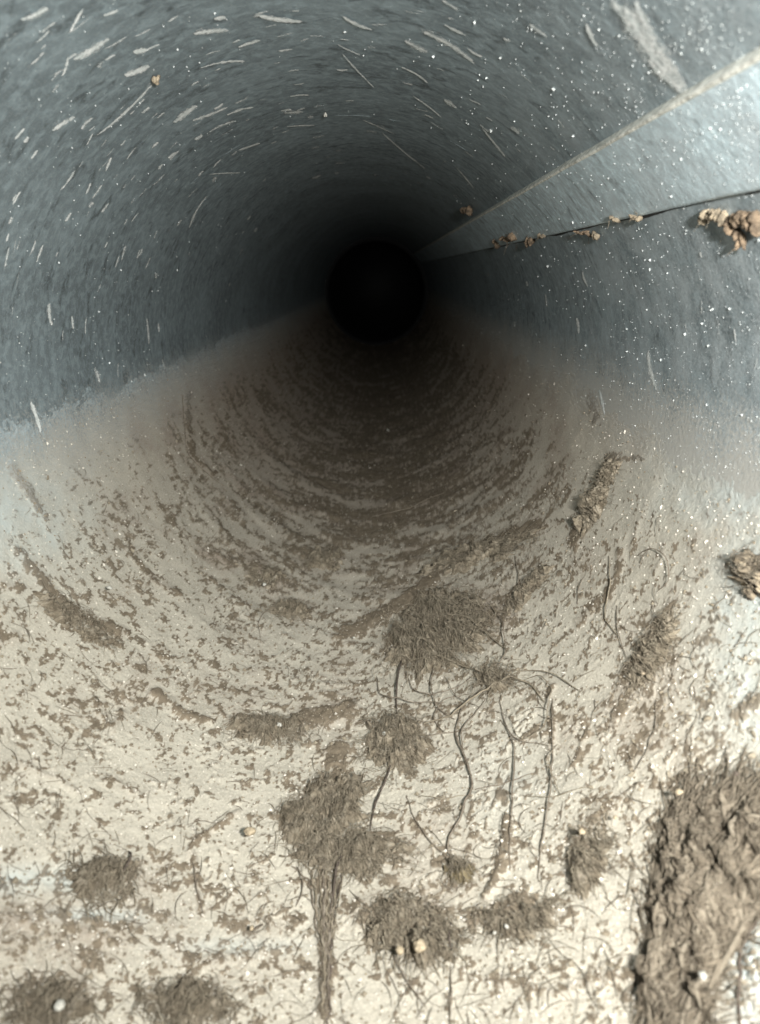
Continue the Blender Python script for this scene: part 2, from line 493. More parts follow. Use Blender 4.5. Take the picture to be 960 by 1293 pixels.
cover = cover + .20 * np.exp(-((PX - 500 + (PY - 600) * .25) / 95) ** 2) * smooth(760, 600, PY) - .10 * np.exp(-((PX - 230) / 150) ** 2 - ((PY - 560) / 110) ** 2)
cover = cover * (1 - smooth(.62, .93, side)) - .30 * smooth(.70, 1.0, side)
spk = smooth(.14 - .14 * far_, .40 + .12 * far_, n_sp + cover * .75 + .25 * n_st * smooth(1.5, 3.5, BV))
rdg = 1 - np.abs(fbm(BT * 11 + wrp * 2, BV * 9, 4, 59, .55)) * 4.2
rdg = smooth(.70, 1.0, rdg + .25 * n_cl + .5 * n_sp) * (1 - smooth(.6, .8, side)) * smooth(-.05, .15, fbm(BT * 5, BV * 5, 2, 61))
str_ = smooth(.38, .66, dens + .85 * n_sp + .2 * fbm(BT * 70, BV * 70, 2, 67)) * smooth(.05, .2, dens)
clump = np.clip(np.maximum.reduce([spk * .85, rdg * .75, str_]), 0, 1)
# bare, wiped steel near the mouth
bare = np.zeros_like(BT)
for (x, y, rx, ry, st) in [(-10, 660, 110, 70, .55), (20, 1115, 90, 16, .7), (120, 1160, 60, 10, .5), (965, 800, 70, 150, .6), (950, 1210, 28, 90, 1.0),
                           (960, 620, 120, 50, .55), (640, 990, 60, 60, .12), (300, 1200, 90, 12, .25)]:
    bare = np.maximum(bare, st * np.exp(-(((PX - x) / rx) ** 2 + ((PY - y) / ry) ** 2)))
bare = np.clip(bare * (1 + 1.2 * fbm(BT * 12, BV * 12, 4, 71)), 0, 1) * (1 - clump * .8)
fine = fbm(BT * 55, BV * 55, 3, 73, .6)
h = .012 + .006 * fbm(BT * 6, BV * 6, 3, 79) + .0022 * fine + .004 * clump * (.5 + .9 * np.abs(fbm(BT * 40, BV * 40, 3, 83))) + .012 * smooth(.1, 1.0, dens) \
    + .004 * smooth(0, .4, rdg)
h += .012 * smooth(1.4, 3.0, BV) * smooth(-.2, .6, fbm(tw * 2.4, BV * 4.2 + tw * 2.0, 3, 97)) * (1 - smooth(.5, .8, side))
h -= .009 * bare
h = .012 + (h - .012) * (1 - .55 * smooth(.30, .70, side))
edge = smooth(.74, 1.03, side + .05 * fbm(BT * 9, BV * 4, 3, 89))
h = h * (1 - edge) - .004 * edge + .003 * edge * fine
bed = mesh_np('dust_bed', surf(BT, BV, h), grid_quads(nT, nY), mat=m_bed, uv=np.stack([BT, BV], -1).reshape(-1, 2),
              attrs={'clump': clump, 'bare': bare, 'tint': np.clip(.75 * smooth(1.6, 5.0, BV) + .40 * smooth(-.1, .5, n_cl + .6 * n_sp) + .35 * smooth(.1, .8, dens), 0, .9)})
tag(bed, 'pale beige dust lying along the whole lower half of the duct', None, kind='stuff')

def bed_h(t, v):
    i = np.clip(np.rint((np.asarray(t) - bt[0]) / (bt[-1] - bt[0]) * (nT - 1)).astype(int), 0, nT - 1)
    j = np.clip(np.rint((1 / np.maximum(v, .05) - 1 / .62) / (1 / (END - .05) - 1 / .62) * (nY - 1)).astype(int), 0, nY - 1)
    return h[i, j]
def bed_clump(t, v):
    i = np.clip(np.rint((np.asarray(t) - bt[0]) / (bt[-1] - bt[0]) * (nT - 1)).astype(int), 0, nT - 1)
    j = np.clip(np.rint((1 / np.maximum(v, .05) - 1 / .62) / (1 / (END - .05) - 1 / .62) * (nY - 1)).astype(int), 0, nY - 1)
    return clump[i, j]

# ------------------------------------------------------------------ fibres
def fibre_path(t0, v0, ang, length, curl, n, lift, base=None):
    """a wandering hair on the bed; lengths in units of R"""
    a = ang; t, v = t0, v0
    k = random.gauss(0, curl)
    T_, V_ = [t], [v]
    for i in range(n - 1):
        a += k * length / n + random.gauss(0, curl * .25) * length / n
        t += math.cos(a) * length / n; v += math.sin(a) * length / n
        T_.append(t); V_.append(v)
    T_ = np.array(T_); V_ = np.maximum(np.array(V_), .55)
    s = np.linspace(0, 1, n)
    H = bed_h(T_, V_) if base is None else base(T_, V_)
    H = H + lift * np.sin(np.pi * s) * random.uniform(.3, 1) + .002
    return surf(T_, V_, H)

def scatter_fibres(bag, centre_fn, N, length, curl, rad, lift, base=None, direction=None, spread=3.2, seg=9, tone=(0, .7)):
    for _ in range(N):
        t, v = centre_fn()
        ang = random.uniform(0, 2 * math.pi) if direction is None else direction + random.gauss(0, spread)
        n = seg
        p = fibre_path(t, v, ang, length * random.uniform(.45, 1.4), curl, n, lift, base)
        r = R * rad * random.uniform(.5, 1.3) * (np.sin(np.linspace(.15, np.pi - .15, n)) * .6 + .4)
        vv_, q = tube_geo(p, r, 3)
        bag.add(vv_, q, a=random.uniform(*tone))

# ------------------------------------------------------------------ lint clumps, each a thing of its own
def lint_clump(name, px, py, rx, ry, rot, height, label, cat='lint clump', group=None, nf=120, fl=.12, rad=.0016,
               poly=None, mat=None, fmat=None, direction=None, spread=3.2, rag=.85, curl=14, lift=.02, tone=(0, .7), strength=1.0):
    if poly is None: nf, fl, rad, curl = int(nf * 2.2), fl * (.36 if py > 1000 else .5), rad * .5, curl * 1.5
    na, nr = 150, 44
    A = np.linspace(0, 2 * np.pi, na, endpoint=False)
    sd = random.uniform(0, 50)
    outl = 1 + rag * fbm(np.cos(A) * 2.2 + sd, np.sin(A) * 2.2 + sd, 4, 5, .7) + .12 * fbm(np.cos(A) * 9 + sd, np.sin(A) * 9, 2, 8)
    rr = np.linspace(0, 1, nr) ** .8
    if poly is not None:
        P = np.array(poly, float); ca = P.mean(0)
        aa = np.arctan2(P[:, 1] - ca[1], P[:, 0] - ca[0]); rr_ = np.hypot(P[:, 0] - ca[0], P[:, 1] - ca[1])
        # ray against polygon edges
        ex = []
        for a in A:
            best = 0
            for i in range(len(P)):
                p, q = P[i] - ca, P[(i + 1) % len(P)] - ca
                e = q - p; den = math.cos(a) * e[1] - math.sin(a) * e[0]
                if abs(den) < 1e-9: continue
                s_ = (p[0] * e[1] - p[1] * e[0]) / den; u_ = (p[0] * math.sin(a) - p[1] * math.cos(a)) / den
                if s_ > 0 and -1e-6 <= u_ <= 1 + 1e-6: best = max(best, s_)
            ex.append(best)
        ex = np.array(ex) * (1 + .25 * (outl - 1))
        X = ca[0] + rr[None] * ex[:, None] * np.cos(A)[:, None]; Y = ca[1] + rr[None] * ex[:, None] * np.sin(A)[:, None]
    else:
        lx = rr[None] * outl[:, None] * np.cos(A)[:, None] * rx; ly = rr[None] * outl[:, None] * np.sin(A)[:, None] * ry
        c, s = math.cos(math.radians(rot)), math.sin(math.radians(rot))
        X = px + lx * c - ly * s; Y = py + lx * s + ly * c
    t, v = pix_to_surf(X.ravel(), Y.ravel(), .975 if poly is None else .955); t = dust_theta(t)
    t = t.reshape(X.shape); v = v.reshape(X.shape)
    prof = np.clip(1 - rr[None] ** 2.2, 0, 1) ** (.5 if poly is None else .8)
    nz = fbm(t * 11 + sd, v * 11, 4, 91, .6); nf_ = fbm(t * 45, v * 45 + sd, 3, 93, .7)
    H = bed_h(t, v) * .9 + .42 * height * prof + (.050 * (nz + .04) + .030 * nf_) * np.minimum(prof * 1.6, 1) - .012 * (1 - prof)
    H = np.where(rr[None] + 0 * H > .97, -.002, H)
    root = empty(name, tuple(map(float, surf(t[:, 0].mean(), v[:, 0].mean(), 0.0).ravel())))
    tag(root, label, cat, group)
    off = np.array(root.location)
    q = []
    for j in range(nr - 1):
        i = np.arange(na); k = (i + 1) % na
        q.append(np.stack([i * nr + j, k * nr + j, k * nr + j + 1, i * nr + j + 1], -1))
    o = mesh_np('lint_pad', surf(t, v, H) - off, np.concatenate(q), mat=mat or m_lint, parent=root,
                attrs={'tone': np.clip(.35 * nf_ + .1, 0, 1)})
    tf, vf, Hf = t.ravel(), v.ravel(), H.ravel()
    ins = np.flatnonzero(np.repeat(rr[None] < .96, na, 0).ravel())
    wts = (np.repeat(rr[None], na, 0).ravel()[ins] + .05); wts /= wts.sum()
    pts = np.random.default_rng(int(px * 3 + py)).choice(ins, size=max(nf, 1) * 2 + 300, p=wts)
    it = iter(pts)
    def cen():
        i = next(it); return tf[i] + random.gauss(0, .006), vf[i] + random.gauss(0, .006)
    ct, cv = tf[0], vf[0]
    def base(tt, vv2):
        # height of the heap where the hair runs
        d = (tf[None, ::3] - tt[:, None]) ** 2 + (vf[None, ::3] - vv2[:, None]) ** 2
        j = d.argmin(1)
        hb = bed_h(tt, vv2)
        return np.where(d[np.arange(len(tt)), j] < .0009, np.maximum(Hf[::3][j], hb), hb)
    bag = Bag()
    scatter_fibres(bag, cen, nf, fl, curl, rad, lift, base, direction, spread, tone=tone)
    if poly is not None:                                   # coarse matted ropes of fibre
        for _ in range(290):
            i = next(it)
            x0, y0 = surf_to_pix(tf[i:i + 1], vf[i:i + 1]); x0 = float(x0[0]); y0 = float(y0[0])
            L = random.uniform(50, 170); a0 = math.pi / 2 + random.gauss(.12, .42); n = 20
            u = np.linspace(-.5, .5, n); ph = random.uniform(0, 50)
            ww = 9 * fbm(u * L / 38 + ph, u * 0 + ph, 3, 14) + random.gauss(0, 12) * u * u * 4
            X_ = x0 + u * L * math.cos(a0) - ww * math.sin(a0); Y_ = y0 + u * L * math.sin(a0) + ww * math.cos(a0)
            inside = np.array([sum(((P[a_][1] > y_) != (P[a_ - 1][1] > y_)) and (x_ < (P[a_ - 1][0] - P[a_][0]) * (y_ - P[a_][1]) / (P[a_ - 1][1] - P[a_][1]) + P[a_][0])
                               for a_ in range(len(P))) % 2 == 1 for x_, y_ in zip(X_, Y_)])
            if inside.mean() < .75: continue
            X_, Y_ = X_[inside], Y_[inside]; n = len(X_); u = u[:n]
            t_, v__ = pix_to_surf(X_, Y_, .95); t_ = dust_theta(t_)
            H_ = base(t_, v__) + random.uniform(-.004, .010)
            k_ = np.ones(3) / 3; H_ = np.convolve(np.pad(H_, 1, 'edge'), k_, 'valid')
            rr2 = R * random.uniform(.0018, .0055) * (np.sin(np.linspace(.12, np.pi - .12, n)) * .7 + .3) * (1 + .4 * fbm(u * 9 + ph, u * 0, 2, 1))
            vq, qq = tube_geo(surf(t_, v__, H_), rr2, 6)
            bag.add(vq, qq, a=random.uniform(0, .85))
    bag.v = [x - off for x in bag.v]
    f = bag.build('fibres', fmat or m_fibre, root)
    tag(f, kind='stuff')
    return root

G = 'lint clumps on the dust'
lint_clump('lint_clump', 553, 800, 72, 46, -22, .045, 'large fuzzy brown lint clump with long curling hairs, in the middle of the duct floor', group=G, nf=330, fl=.22, rad=.0018, lift=.05)
lint_clump('lint_clump', 500, 935, 42, 36, 20, .035, 'round brown lint clump between the large fuzzy clump and the torn forked one', group=G, nf=160, fl=.14)
lint_clump('lint_clump', 410, 1022, 62, 36, -25, .05, 'dark felted lint clump above a torn hanging root tail, left of the wavy strand', group=G, nf=220, fl=.14)
lint_clump('lint_clump', 440, 1078, 70, 26, 6, .05, 'wide ragged brown lint clump from which the flat root tail runs down', group=G, nf=200, fl=.16)
lint_clump('lint_clump', 345, 922, 48, 18, 4, .03, 'flat oval lint clump holding a white pebble, left of the centre line', group=G, nf=130, fl=.11)
lint_clump('lint_clump', 130, 1112, 40, 28, 15, .035, 'brown twiggy lint clump on the pale dust at lower left', group=G, nf=110, fl=.13, rad=.0022)
lint_clump('lint_clump', 60, 1272, 52, 26, -5, .04, 'brown lint clump with a white chip at the bottom left corner', group=G, nf=110, fl=.12, rad=.002)
lint_clump('lint_clump', 235, 1268, 58, 26, 0, .035, 'low brown lint clump on the bottom edge, right of the corner clump', group=G, nf=120, fl=.12, rad=.002)
lint_clump('lint_clump', 525, 1175, 62, 40, 15, .035, 'broad brown lint clump with ochre grit near the bottom middle', group=G, nf=200, fl=.14, rad=.002)
lint_clump('lint_clump', 742, 1085, 24, 42, 18, .03, 'upright brown lint clump left of the big felted mat', group=G, nf=120, fl=.12, rad=.0018)
lint_clump('lint_clump', 822, 822, 16, 52, 32, .03, 'slanting narrow lint clump with rusty tint on the right slope', group=G, nf=110, fl=.1)
lint_clump('lint_clump', 752, 628, 11, 50, 24, .035, 'long dark lint streak high on the right slope', group=G, nf=80, fl=.14)
lint_clump('lint_clump', 100, 785, 58, 11, 32, .03, 'long ragged lint streak sloping down the left wall', group=G, nf=90, fl=.09)
lint_clump('lint_clump', 366, 773, 26, 10, 8, .03, 'small dark lint tuft with one looping hair, left of the large fuzzy clump', group=G, nf=60, fl=.12)
lint_clump('lint_clump', 335, 728, 24, 12, 0, .025, 'small lint tuft speckled with white grit, farther in on the left', group=G, nf=60, fl=.1)
lint_clump('lint_clump', 407, 706, 28, 13, 4, .025, 'small flat lint tuft farthest in, left of the centre line', group=G, nf=60, fl=.12)
lint_clump('lint_clump', 600, 700, 80, 14, -18, .025, 'long dark lint drift beyond the large fuzzy clump', group=G, nf=140, fl=.2)
lint_clump('lint_clump', 665, 745, 8, 42, 42, .02, 'narrow lint streak rising to the right of the large fuzzy clump', group=G, nf=60, fl=.1)
lint_clump('lint_clump', 580, 1098, 17, 14, 0, .035, 'small greenish brown knot at the lower end of the wavy strand', group=G, nf=60, fl=.08, mat=make_lint_mat('olive_lint', (.15, .12, .06), (.38, .31, .18)))
lint_clump('lint_clump', 625, 858, 24, 13, 10, .03, 'small knot of hair where the strands fork below the large fuzzy clump', group=G, nf=70, fl=.16, lift=.04)
lint_clump('lint_clump', 950, 725, 26, 34, -30, .05, 'rusty orange lint clump on the right edge of the duct', group=G, nf=30, fl=.1, rag=1.2, mat=m_rustpale, fmat=m_strand)
lint_clump('lint_clump', 655, 1160, 52, 22, -8, .02, 'loose thin lint patch full of white grit, right of the bottom middle clump', group=G, nf=110, fl=.1)

# the big felted mat at lower right, with coarse ropes of fibre
mat_poly = [(838, 992), (880, 982), (935, 974), (985, 985), (990, 1105), (935, 1150), (902, 1195), (888, 1235), (886, 1310), (775, 1310), (796, 1200), (812, 1100), (822, 1030)]
lint_clump('felt_mat', 880, 1130, 80, 160, 0, .06, 'big thick brown felted mat of matted fibres in the lower right corner', 'felt mat', None,
           mat=m_matt, fmat=m_mattf, nf=2600, fl=.08, rad=.0012, poly=mat_poly, direction=.45, spread=.5, rag=.5, curl=7, lift=.012, tone=(0, .7))

# ------------------------------------------------------------------ single strands
def strand(name, pts, wpx, lift, label, mat, cat, group=None, jit=1.5, taper=True, thick=1.0):
    P = np.array(pts, float)
    seg = np.hypot(*np.diff(P, axis=0).T); s = np.concatenate([[0], np.cumsum(seg)])
    n = max(10, int(s[-1] / 5))
    u = np.linspace(0, s[-1], n)
    X = np.interp(u, s, P[:, 0]); Y = np.interp(u, s, P[:, 1])
    for _ in range(2):                                   # round the corners
        X[1:-1] = (X[:-2] + 2 * X[1:-1] + X[2:]) / 4; Y[1:-1] = (Y[:-2] + 2 * Y[1:-1] + Y[2:]) / 4
    sd = P[0, 0]
    X += jit * fbm(u / 14 + sd, u * 0 + sd, 3, 3); Y += jit * fbm(u / 14 + sd, u * 0 + sd, 3, 6)
    t, v = pix_to_surf(X, Y, .97); t = dust_theta(t)
    H = bed_h(t, v)
    k = np.ones(9) / 9
    H = np.maximum(np.convolve(np.pad(H, 4, 'edge'), k, 'valid'), H - .004) + .004 + lift * np.sin(np.linspace(0, np.pi, n)) * (.6 + .8 * np.abs(fbm(u / 40, u * 0 + sd, 2, 4)))
    co = surf(t, v, H)
    dist = np.linalg.norm(co - np.array([CX, 0, CZ]), axis=1)
    r = np.median(dist) / F * wpx * .33 * (.8 + .7 * np.abs(fbm(u / 9 + sd, u * 0, 3, 2))) * thick
    if taper: r = r * (.45 + .55 * np.sin(np.linspace(.2, np.pi - .2, n)))
    off = co[n // 2].copy()
    vv_, q = tube_geo(co - off, r, 6)
    o = mesh_np(name, vv_, q, mat=mat, attrs={'tone': np.full(len(vv_), .1)})
    o.location = off
    return tag(o, label, cat, group)

ST = 'hairs and root strands on the dust'
SL = [
 ([(607, 866), (582, 890), (574, 928), (590, 962), (598, 992), (582, 1030), (564, 1058), (566, 1078), (580, 1094)], 4.5, .02, 'long wavy brown root strand running down to the small greenish knot', m_strand),
 ([(612, 878), (600, 900), (583, 920), (584, 950), (596, 985)], 3, .02, 'second strand twisted beside the upper half of the wavy root', m_strand),
 ([(628, 876), (634, 905), (650, 940), (648, 985), (645, 1040), (642, 1095)], 3, .02, 'thin hair hanging straight down from the hair knot to the grit patch', m_strand),
 ([(696, 880), (697, 950), (693, 1010), (682, 1065), (676, 1105)], 3, .015, 'thin hair right of centre that runs down nearly straight and free', m_strand),
 ([(508, 828), (502, 862), (500, 898)], 4, .03, 'short dark hair standing out at the lower edge of the large fuzzy clump', m_dark),
 ([(497, 950), (486, 988), (472, 1018), (467, 1046)], 4, .02, 'dark stub of strand at the right edge of the dark felted clump', m_dark),
 ([(437, 1070), (424, 1098), (420, 1135)], 4.5, .03, 'dark crooked strand lying in the split of the flat root tail', m_dark),
 ([(512, 998), (520, 1025), (540, 1058), (576, 1092)], 2.2, .01, 'fine hair curving from the left into the small greenish knot', m_strand),
 ([(535, 912), (570, 905), (605, 880), (640, 858), (668, 860), (684, 882)], 4, .035, 'thick arching strand that spans the hair knot like a bow', m_fibre),
 ([(598, 992), (630, 988), (655, 978), (668, 970)], 2.2, .01, 'short sideways hair branching off the bend of the wavy root', m_strand),
 ([(548, 838), (544, 865), (552, 896), (572, 905)], 2.6, .03, 'short hooked hair below the large fuzzy clump', m_strand),
 ([(630, 905), (650, 932), (690, 938)], 2.2, .01, 'fine hair that loops right to meet the lint streak', m_strand),
 ([(560, 850), (575, 880), (605, 890)], 1.8, .02, 'fine loop of hair between the large fuzzy clump and the knot', m_strand),
 ([(505, 788), (560, 782), (600, 790), (640, 820)], 3, .05, 'pale thick hair lying across the top of the large fuzzy clump', m_fibre),
 ([(510, 838), (550, 832), (590, 845), (625, 852)], 2.4, .04, 'pale hair along the lower edge of the large fuzzy clump', m_fibre),
 ([(824, 880), (826, 915), (815, 945), (795, 970)], 2, .01, 'thin curved hair below the slanting rusty clump', m_strand),
 ([(648, 700), (656, 730), (652, 760)], 2, .01, 'thin upright hair beside the narrow lint streak', m_strand),
 ([(775, 762), (778, 795), (786, 828)], 2, .01, 'thin hair left of the slanting rusty clump', m_strand),
 ([(733, 725), (725, 760)], 1.8, .01, 'short straight hair high on the right slope', m_strand),
 ([(570, 1158), (566, 1180), (571, 1205)], 3, .015, 'dark kinked hair right of the ochre grit', m_dark),
 ([(495, 1180), (499, 1212), (515, 1240), (536, 1266)], 2.6, .015, 'brown hair curling out below the bottom middle clump', m_strand),
 ([(566, 1215), (570, 1250), (566, 1288)], 2.6, .01, 'thin hair standing at the bottom edge, middle', m_strand),
 ([(398, 760), (335, 770), (325, 785), (330, 802)], 1.6, .01, 'looping hair left of the small dark tuft', m_strand),
 ([(235, 497), (234, 530), (238, 572), (262, 596), (285, 612)], 2.6, .01, 'thin crooked ridge of dark lint high on the left wall', m_strand),
 ([(165, 1070), (162, 1090), (150, 1112)], 4, .03, 'short dark twig in the lower left clump', m_dark),
 ([(112, 1090), (125, 1105), (120, 1125)], 3, .03, 'brown bent twig in the lower left clump', m_strand),
 ([(245, 1085), (248, 1120), (258, 1150)], 3, .01, 'short brown hair right of the lower left clump', m_strand),
 ([(320, 1165), (320, 1180), (332, 1164)], 4, .02, 'tiny tan splinter on the pale patch left of the root tail', m_strand),
 ([(375, 1090), (385, 1120), (374, 1140)], 2.5, .02, 'thin hair left of the root tail', m_strand),
 ([(510, 960), (540, 930), (590, 918)], 2.2, .02, 'fine hair leading from the round clump to the wavy root', m_strand),
 ([(700, 1080), (735, 1085), (770, 1100)], 2.2, .01, 'short hair running into the upright clump', m_strand),
 ([(560, 620), (520, 640), (470, 650)], 1.5, .01, 'fine hair far in on the duct floor', m_strand),
]
LOOPS = [([(512, 845), (520, 870), (545, 880), (580, 868), (600, 845)], 'hair loop under the large fuzzy clump, arching down to its right edge'),
 ([(475, 850), (480, 880), (520, 890), (560, 884)], 'hair sweeping under the lower left edge of the large fuzzy clump'),
 ([(640, 862), (680, 850), (700, 870), (690, 920), (655, 935), (640, 900)], 'round loop of fine hair right of the hair knot'),
 ([(600, 870), (560, 880), (545, 905), (560, 925), (590, 915)], 'small closed loop of hair left of the hair knot'),
 ([(615, 760), (640, 790), (640, 830), (620, 855)], 'fine hair bowing out from the right edge of the large fuzzy clump'),
 ([(590, 750), (575, 765), (560, 790), (565, 815)], 'fine hair lying on top of the large fuzzy clump'),
 ([(530, 765), (535, 790), (525, 815), (505, 830)], 'fine hair on the left half of the large fuzzy clump'),
 ([(640, 850), (665, 845), (700, 850), (730, 870)], 'fine hair running right from the hair knot over clean dust'),
 ([(700, 935), (695, 970), (705, 1000)], 'tiny crooked hair beside the straight hanging hair'),
 ([(765, 700), (770, 740), (760, 780), (775, 800)], 'wavy hair high on the right slope between two streaks'),
 ([(800, 700), (820, 690), (840, 700), (845, 730), (825, 745)], 'curled hair on the right slope above the slanting clump'),
 ([(655, 1000), (700, 1010), (740, 990)], 'fine hair crossing the straight hanging hair low down'),
 ([(530, 1000), (560, 1010), (590, 1000)], 'short level hair left of the wavy root bend')]
SL += [(a, random.uniform(1.6, 2.6), random.uniform(.01, .035), b, random.choice([m_strand, m_fibre])) for a, b in LOOPS]
for pts, wp, lf, lb, mt in SL:
    strand('hair_strand', pts, wp, lf, lb, mt, 'hair strand', ST)

# flat root tail: a bundle of strands hanging from the ragged clump
tail = tag(empty('root_tail'), 'flat split root tail running down from the ragged lint clump to the bottom edge', 'root')
tp = [([(430, 1100), (420, 1160), (416, 1240), (412, 1300)], 4, m_dark)]
for k in range(12):
    f = k / 11 - .5
    x0 = 412 + f * 88 + random.uniform(-6, 6); y0 = 1050 + abs(f) * 50 + random.uniform(-15, 15)
    end = random.uniform(1180, 1300); q_ = (end - 1140) / 160
    tp.append(([(x0, y0), (412 + f * 42 + random.uniform(-5, 5), 1105 + random.uniform(-10, 10)), (411 + f * 22 + random.uniform(-3, 3), 1160), (412 + f * 12 * q_, end)],
               random.uniform(1.6, 5), random.choice([m_lint, m_fibre, m_strand, m_fibre])))
for pts, wp, mt in tp:
    o = strand('rootlet', pts, wp, .006, None, mt, None, jit=7, taper=True)
    o.parent = tail

# ------------------------------------------------------------------ dark crack beside the felt mat
cr = strand('dust_crack', [(975, 1120), (957, 1142), (938, 1172), (924, 1195), (929, 1225), (926, 1255), (930, 1300)], 5, .002,
            'dark crack edge where the felt mat has pulled off the bare steel', m_dark, 'crack', jit=4, taper=False)

# ------------------------------------------------------------------ crusts along the seam and rusty lumps
def crust(px, py, w_, h_, mat, label, name='rust_crust', rad=.985, cat='rust crust', group='rusty crusts caught on the seam', n=3, depth=.6, droop=0):
    """small craggy lump(s) built as one mesh"""
    root_t, root_v = pix_to_surf([px], [py], rad)
    p0 = surf(root_t, root_v, 1 - rad)[0]
    d = np.linalg.norm(p0 - np.array([CX, 0, CZ])) / F
    bag = Bag()
    for k in range(n):
        bm = bmesh.new(); bmesh.ops.create_icosphere(bm, subdivisions=4 if max(w_, h_) > 15 else 3, radius=1)
        v = np.array([x.co[:] for x in bm.verts]); t = np.array([[q.index for q in f.verts] for f in bm.faces]); bm.free()
        s = random.uniform(0, 99)
        nz = 1 + .75 * fbm(v[:, 0] * 1.3 + s, v[:, 1] * 1.3 + v[:, 2] * 1.7, 5, 4, .72) + .22 * fbm(v[:, 2] * 3 + s, v[:, 0] * 2.6 - v[:, 1] * 2, 3, 6, .7)
        v = v * nz[:, None]
        big = 1.25 / n ** .55
        v = v * np.array([w_ * .5 * big * random.uniform(.6, 1.1), min(w_, h_) * .45 * depth, h_ * .5 * (random.uniform(.5, 1.05) if n > 1 else 1)]) * d
        an = random.uniform(-.5, .5) if n > 1 else random.uniform(-.9, .9)
        v = np.stack([v[:, 0] * math.cos(an) - v[:, 2] * math.sin(an), v[:, 1], v[:, 0] * math.sin(an) + v[:, 2] * math.cos(an)], -1)
        f = (k + .5) / n - .5
        tk, vk = pix_to_surf([px + f * w_ * .9], [py + (random.uniform(-.3, .3) if n > 1 else 0) * h_], rad)
        v = v + (surf(tk, vk, 1 - rad)[0] - p0)
        bag.add(v, t=t, a=random.uniform(0, .6))
    if 'rust' in name:
        for _ in range(int(3 + w_ * .15)):                 # frayed bits of fibre
            a_, l_ = random.uniform(0, 6.28), random.uniform(.2, .6) * max(w_, h_) * d
            s0 = np.array([random.uniform(-.5, .5) * w_, random.uniform(-.3, .1) * w_, random.uniform(-.4, .4) * h_]) * d
            uu = np.linspace(0, 1, 6)[:, None]
            pth = s0 + uu * l_ * np.array([math.cos(a_), .3, math.sin(a_)]) + uu ** 2 * l_ * .4 * np.array([math.sin(a_), 0, -1])
            vq, qq = tube_geo(pth, np.full(6, .3 * d) * np.linspace(1, .4, 6), 3)
            bag.add(vq, qq, a=.3)
    o = bag.build(name, mat)
    o.location = p0
    return tag(o, label, cat, group)
crust(669, 304, 9, 18, m_rust, 'rusty flake hanging lowest from the lower edge of the seam', n=2)
crust(643, 300, 22, 9, m_rust, 'rusty crust on the seam just left of the hanging flake')
crust(627, 306, 8, 10, m_rust, 'small rusty crumb at the inner end of the seam crusts', n=2)
crust(684, 297, 10, 7, m_rustpale, 'little tan crumb on the seam just right of the hanging flake', n=2)
crust(752, 298, 8, 11, m_rustpale, 'tan flake hanging under the middle of the seam', n=2)
crust(738, 295, 20, 5, m_rust, 'thin tan crust sliver beside the flake under the middle of the seam')
crust(776, 277, 12, 6, m_rustpale, 'pale crumb on the lower edge of the seam, inner one of a close pair', n=2)
crust(804, 274, 14, 8, m_rustpale, 'pale crumb on the lower edge of the seam, outer one of a close pair', n=2)
crust(589, 264, 13, 12, m_rust, 'rusty tuft sticking up above the inner end of the seam', n=3, rad=.97)
crust(902, 273, 36, 14, m_rustpale, 'broad pinkish rust crust under the near end of the seam', n=7, rad=.995, depth=.4)
crust(942, 280, 44, 20, m_rust, 'thick orange rust lump at the right edge below the seam', n=9, rad=.995, depth=.4)
crust(935, 300, 12, 22, m_rust, 'rusty drip hanging from the thick rust lump', n=3, rad=.99, depth=.4)
crust(197, 101, 8, 8, m_rustpale, 'tiny tan crumb stuck at the end of a long scratch, upper left', name='crumb', cat='crumb', group='crumbs stuck to the duct', n=3, rad=.99)
crust(411, 146, 3, 6, m_speck, 'tiny pale crumb stuck to the top of the duct', name='crumb', cat='crumb', group='crumbs stuck to the duct', n=2, rad=.99)

# pebbles and grit lumps on the dust
for (x, y, s_, mt, lb) in [
    (353, 915, 9, m_speck, 'white pebble sitting in the flat oval lint clump'), (485, 926, 8, m_speck, 'white pebble sitting on the round lint clump'),
    (490, 543, 4, m_speck, 'white grain farthest in on the duct floor'), (138, 742, 7, m_speck, 'cream grain on the left slope below the lint streaks'),
    (334, 738, 8, m_speck, 'white grain in the small speckled tuft'), (75, 1270, 17, m_speck, 'white chip in the bottom left corner clump'),
    (316, 1050, 16, m_grit, 'cream and ochre pebble left of the dark felted clump'), (530, 1195, 22, m_grit, 'large ochre grit lump in the bottom middle clump'),
    (505, 1200, 13, m_grit, 'smaller ochre grit lump beside the large one'), (888, 1232, 13, m_speck, 'cream chip at the lower end of the big felted mat'),
    (777, 1032, 8, m_grit, 'ochre grain on top of the upright lint clump'), (735, 1050, 11, m_grit, 'ochre crumb on the left side of the upright lint clump'),
    (318, 1172, 9, m_grit, 'tan grain on the pale patch left of the root tail'), (640, 1170, 7, m_speck, 'white grain in the loose grit patch'),
    (625, 1178, 5, m_speck, 'tiny white grain left in the loose grit patch'), (858, 1000, 10, m_grit, 'ochre crumb on the top edge of the big felted mat'), (812, 850, 8, m_rustpale, 'rusty grain in the slanting lint clump'),
    (447, 805, 4, m_speck, 'small white grain left of the large fuzzy clump'), (520, 775, 5, m_speck, 'small white grain on the left tip of the large fuzzy clump'), (930, 977, 8, m_dark, 'black grain on the top edge of the big felted mat')]:
    crust(x, y, s_ * .62, s_ * .55, mt, lb, name='grit_grain', cat='grit grain', group='grit grains on the dust', n=1, rad=.925 if (x > 800 and y > 950) or s_ > 10 else .945, depth=1.2)

